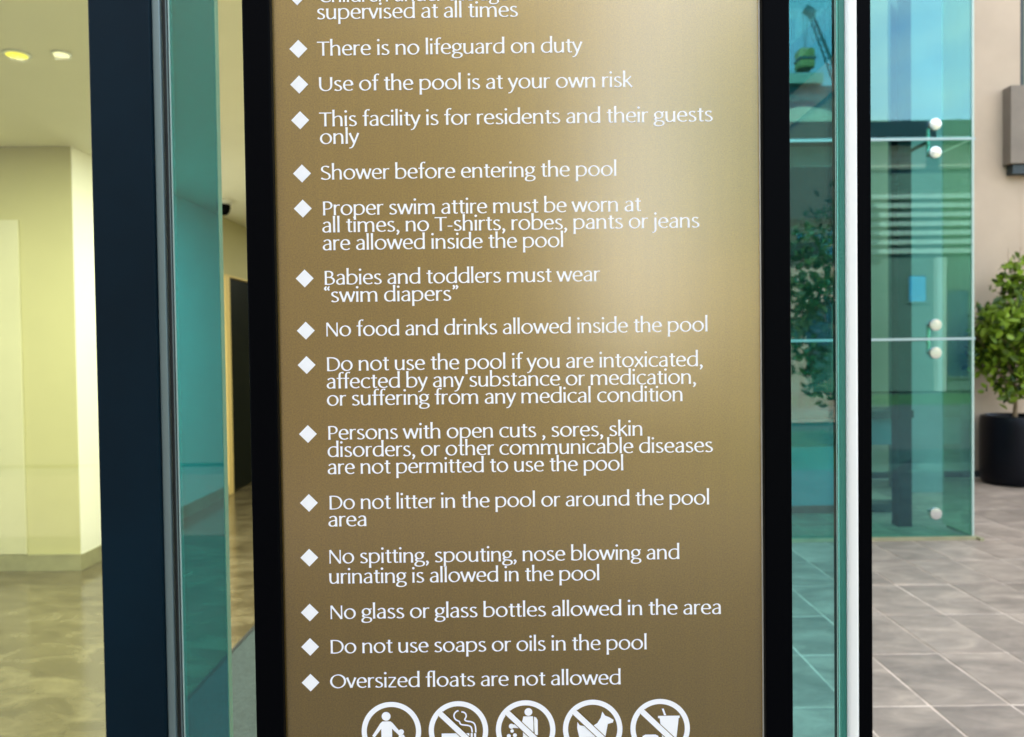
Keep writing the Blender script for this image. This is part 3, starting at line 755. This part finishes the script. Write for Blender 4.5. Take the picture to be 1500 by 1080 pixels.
for a in range(7):
    an = a / 7 * 6.28 + rng.uniform(-.3, .3)
    limb(Vector((PX, PY, 1.02 + 0.05 * (a % 3))), Vector((math.cos(an) * 0.75, math.sin(an) * 0.75, 1.0)).normalized(), 0.44 + 0.10 * rng.random(), 0.012, 1)
limb(Vector((PX, PY, 1.08)), Vector((0, 0, 1)), 0.75, 0.014, 1)
tb.obj('trunk', 'bark', pt, True)
def leaves(centres, n, spread, L, W, name, m, parent, clip=None, rg=rng, up=0.2):
    V, F = [], []
    for _ in range(n):
        c = rg.choice(centres)
        p = Vector((rg.gauss(c[0], spread), rg.gauss(c[1], spread), rg.gauss(c[2], spread)))
        if clip and not clip(p): continue
        d = Vector((rg.gauss(0, 1), rg.gauss(0, 1), rg.gauss(up, 0.9))).normalized()
        s = d.cross(Vector((rg.gauss(0, 1), rg.gauss(0, 1), rg.gauss(0, 1)))).normalized()
        u = d.cross(s)
        l = L * rg.uniform(0.7, 1.3); w_ = W * rg.uniform(0.7, 1.2); b = len(V)
        V += [p, p + d * l * 0.35 + s * w_ + u * w_ * 0.25, p + d * l * 0.75 + s * w_ * 0.75 + u * w_ * .2, p + d * l, p + d * l * 0.75 - s * w_ * 0.75 + u * w_ * .2, p + d * l * 0.35 - s * w_ + u * w_ * 0.25]
        F += [(b, b + 1, b + 2, b + 3), (b, b + 3, b + 4, b + 5)]
    me = bpy.data.meshes.new(name); me.from_pydata([tuple(v) for v in V], [], F); me.materials.append(M[m])
    o = bpy.data.objects.new(name, me); link(o, parent, 'stuff')
    off = Vector((0, 0, 0)); q = parent
    while q is not None: off += q.location; q = q.parent
    o.location = -off
    return o
def crown_clip(p):
    z = (p.z - 0.84) / (2.44 - 0.84)
    if z < 0 or z > 1: return False
    rr = 0.50 * (math.sin(math.pi * min(1, z * 0.82 + 0.13)) ** 0.6)
    a = math.atan2(p.y - PY, p.x - PX)
    rr *= 0.88 + 0.16 * math.sin(3 * a + 5 * z) + 0.10 * math.sin(11 * z + 2 * a)
    return math.hypot(p.x - PX, p.y - PY) < rr
cs = [t for t, d in tips if d >= 1]
for k in range(26):
    an = rng.uniform(0, 6.28); cs.append(Vector((PX + math.cos(an) * rng.uniform(.05, .3), PY + math.sin(an) * rng.uniform(.05, .3), rng.uniform(0.93, 1.12))))
leaves(cs, 3700, 0.056, 0.105, 0.029, 'foliage', 'leaf', pt, crown_clip)

# ------------------------------------------------------------------ what stands behind the viewer (mirrored in glass and metal)
def window(parent, x0, x1, z0, z1, y, m='blueglass', fw=0.07, fm='beigewall'):
    f = MB().box(x0, x1, y, y + 0.06, z0, z0 + fw).box(x0, x1, y, y + 0.06, z1 - fw, z1).box(x0, x0 + fw, y, y + 0.06, z0 + fw + .001, z1 - fw - .001).box(x1 - fw, x1, y, y + 0.06, z0 + fw + .001, z1 - fw - .001).obj('window', fm, parent)
    MB().box(x0 + fw, x1 - fw, y + 0.01, y + 0.03, z0 + fw, z1 - fw).obj('pane', m, f)
op = thing('low_building', 'low green and peach building with a dark flat roof, mirrored in the bolted glass', 'building', (13, -16, 0))
FY = -14.0
box('wall', 'greenwall', 7.4, 30, -20, FY, 0, 7.2, op)
box('upper_band', 'peach', 7.4, 13.75, -20, FY + 0.02, 7.34, 8.12, op)
box('upper_band', 'peach', 14.2, 30, -20, FY + 0.02, 7.34, 8.12, op)
box('band_gap', 'roof', 7.41, 30, -19.9, FY - 0.05, 7.202, 8.12, op)
box('roof', 'roof', 6.8, 30.4, -20.2, FY + 0.7, 8.25, 8.75, op)
box('roof_edge', 'frame_white', 6.8, 30.4, FY + 0.7, FY + 0.73, 8.13, 8.20, op)
for k in range(7):
    box('louvre', 'beigewall', 11.5, 29, FY, FY + 0.12, 4.55 + k * 0.30, 4.70 + k * 0.30, op)
for (a, b, c, d_, m_) in ((7.7, 8.9, 2.2, 4.2, 'darkglass'), (9.3, 11.4, 1.4, 4.2, 'darkglass'), (13.1, 13.8, 2.9, 3.9, 'blueglass'), (14.2, 15.2, 0.4, 3.4, 'darkglass'), (17, 19, 1.2, 4.2, 'darkglass'), (21, 24, 1.2, 4.2, 'darkglass')):
    window(op, a, b, c, d_, FY, m_, 0.07, 'greenwall')
box('canopy', 'roof', 7.45, 11.4, FY + 0.02, FY + 1.2, 5.55, 7.19, op, 0.02)
for k in range(4): window(op, 7.55 + k * 0.95, 8.42 + k * 0.95, 4.55, 5.45, FY, 'blueglass', 0.05, 'frame_white')
for k in range(6):
    box('column', 'beigewall', 7.2 + k * 3.4, 7.5 + k * 3.4, FY + 0.01, FY + 0.25, 0, 4.4, op)
bk = thing('tower_block', 'teal grey block rising behind the low building in the reflection', 'building', (14, -34, 0))
box('wall', 'tealblock', 9, 17.4, -40, -30, 0, 15.4, bk)
box('roof', 'beigewall', 8.8, 16.6, -40, -29.6, 15.42, 15.95, bk)
for k in range(3):
    for j in range(3): window(bk, 10.0 + k * 2.4, 11.6 + k * 2.4, 10.2 + j * 1.7, 11.3 + j * 1.7, -30.0, 'darkglass', 0.12, 'tealblock')
MB().lathe([(2.3, 0), (2.25, 0.5), (1.9, 1.2), (1.2, 1.8), (0.4, 2.1), (0.02, 2.15)], (12.0, -20.5, 9.2), 28).obj('dome_roof', 'peach', op, True)
pk = thing('unseen_dark_wing', 'mid grey side wing standing at the viewer\'s left rear', 'building', (-9, -8, 0))  # unseen block added and sized to darken what the sign plate mirrors
box('wall', 'rear', -2.2, 1.15, -13, -9.0, 0, 6.9, pk)
box('wall', 'rear', -22, -2.201, -13, -9.0, 0, 10.5, pk)
wb = thing('unseen_cream_block', 'cream villa added unseen to brighten the plate edge, behind the viewer to the right', 'building', (5.3, -18, 0))  # unseen bright block added to lighten the right side of the sign plate
box('wall', 'creamrender', 4.2, 7.2, -20, -14.0, 0, 3.3, wb)
box('roof', 'roof', 4.1, 7.25, -20.1, -13.8, 3.31, 3.55, wb)
for k in range(2): window(wb, 4.6 + k * 1.3, 5.4 + k * 1.3, 1.0, 2.4, -14.0, 'darkglass', 0.1, 'roof')
for k in range(4):
    window(pk, -21 + k * 3.8, -19 + k * 3.8, 1.4, 3.4, -9.0, 'darkglass', 0.1, 'roof')
# crane
cr = thing('crane', 'lattice crane jib with a hanging yellow crate above the roofs in the reflection', 'crane', (23.5, -45, 0))
cb = MB()
A = Vector((23.9, -45, 20.2)); B_ = Vector((21.75, -45, 25.7))
for off in (Vector((0.28, 0, 0.1)), Vector((-0.28, 0, -0.1)), Vector((0, 0.3, 0))):
    cb.tube(A + off, B_ + off * 0.5, 0.07, 0.06, 6)
for k in range(12):
    u, v = k / 12, (k + 1) / 12
    cb.tube(A.lerp(B_, u) + Vector((0.26, 0, 0.1)), A.lerp(B_, v) - Vector((0.26, 0, 0.1)), 0.035, None, 5)
cb.obj('jib', 'crane', cr, True)
MB().tube((21.4, -45, 25.9), (22.1, -45, 25.4), 0.35).obj('jib_head', 'crane', cr, True)
MB().tube(A, (24.2, -45, 0), 0.45, 0.5).obj('mast', 'crane', cr, True)
MB().tube((21.6, -45, 25.5), (21.5, -45, 22.9), 0.03, None, 5).tube((21.3, -45, 25.5), (21.35, -45, 22.9), 0.03, None, 5).obj('hoist_rope', 'crane', cr)
MB().tube((18.6, -45, 26.0), (24.8, -45, 31.5), 0.05, None, 5).obj('guy_line', 'crane', cr)
ld_ = thing('crate', 'yellow crate hanging from the crane rope in the reflection', 'crate', (21.4, -45, 22.3))
MB().box(20.85, 21.95, -45.6, -44.4, 21.5, 22.9, 0.12).obj('crate_body', 'load', ld_)
MB().box(20.8, 22.0, -45.65, -44.35, 22.1, 22.25).obj('strap', 'crane', ld_)
# trees
def tree(x, y, h, r, label, seed):
    rg = random.Random(seed)
    t = thing('tree', label, 'tree', (x, y, 0), 'trees on the lawn behind the viewer')
    tbm = MB().tube((x, y, 0), (x + 0.05, y, h * 0.4), 0.09, 0.06, 8)
    cen = []
    for k in range(14):
        a = rg.uniform(0, 6.28); zz = h * rg.uniform(0.25, 0.95); rr = r * rg.uniform(0.1, 0.8) * math.sin(math.pi * zz / h) ** 0.5
        e = Vector((x + rr * math.cos(a), y + rr * math.sin(a), zz)); cen.append(e)
        tbm.tube((x, y, zz * 0.55), e, 0.04, 0.012, 6)
    tbm.obj('trunk', 'bark', t, True)
    leaves(cen, 2600, r * 0.22, 0.16, 0.045, 'crown', 'leaf2', t, None, rg)
tree(7.2, -7.5, 4.3, 1.2, 'nearer green tree mirrored in the lower bolted glass', 3)
tree(4.9, -9.5, 3.4, 1.3, 'broad low tree on the lawn left of the others', 8)
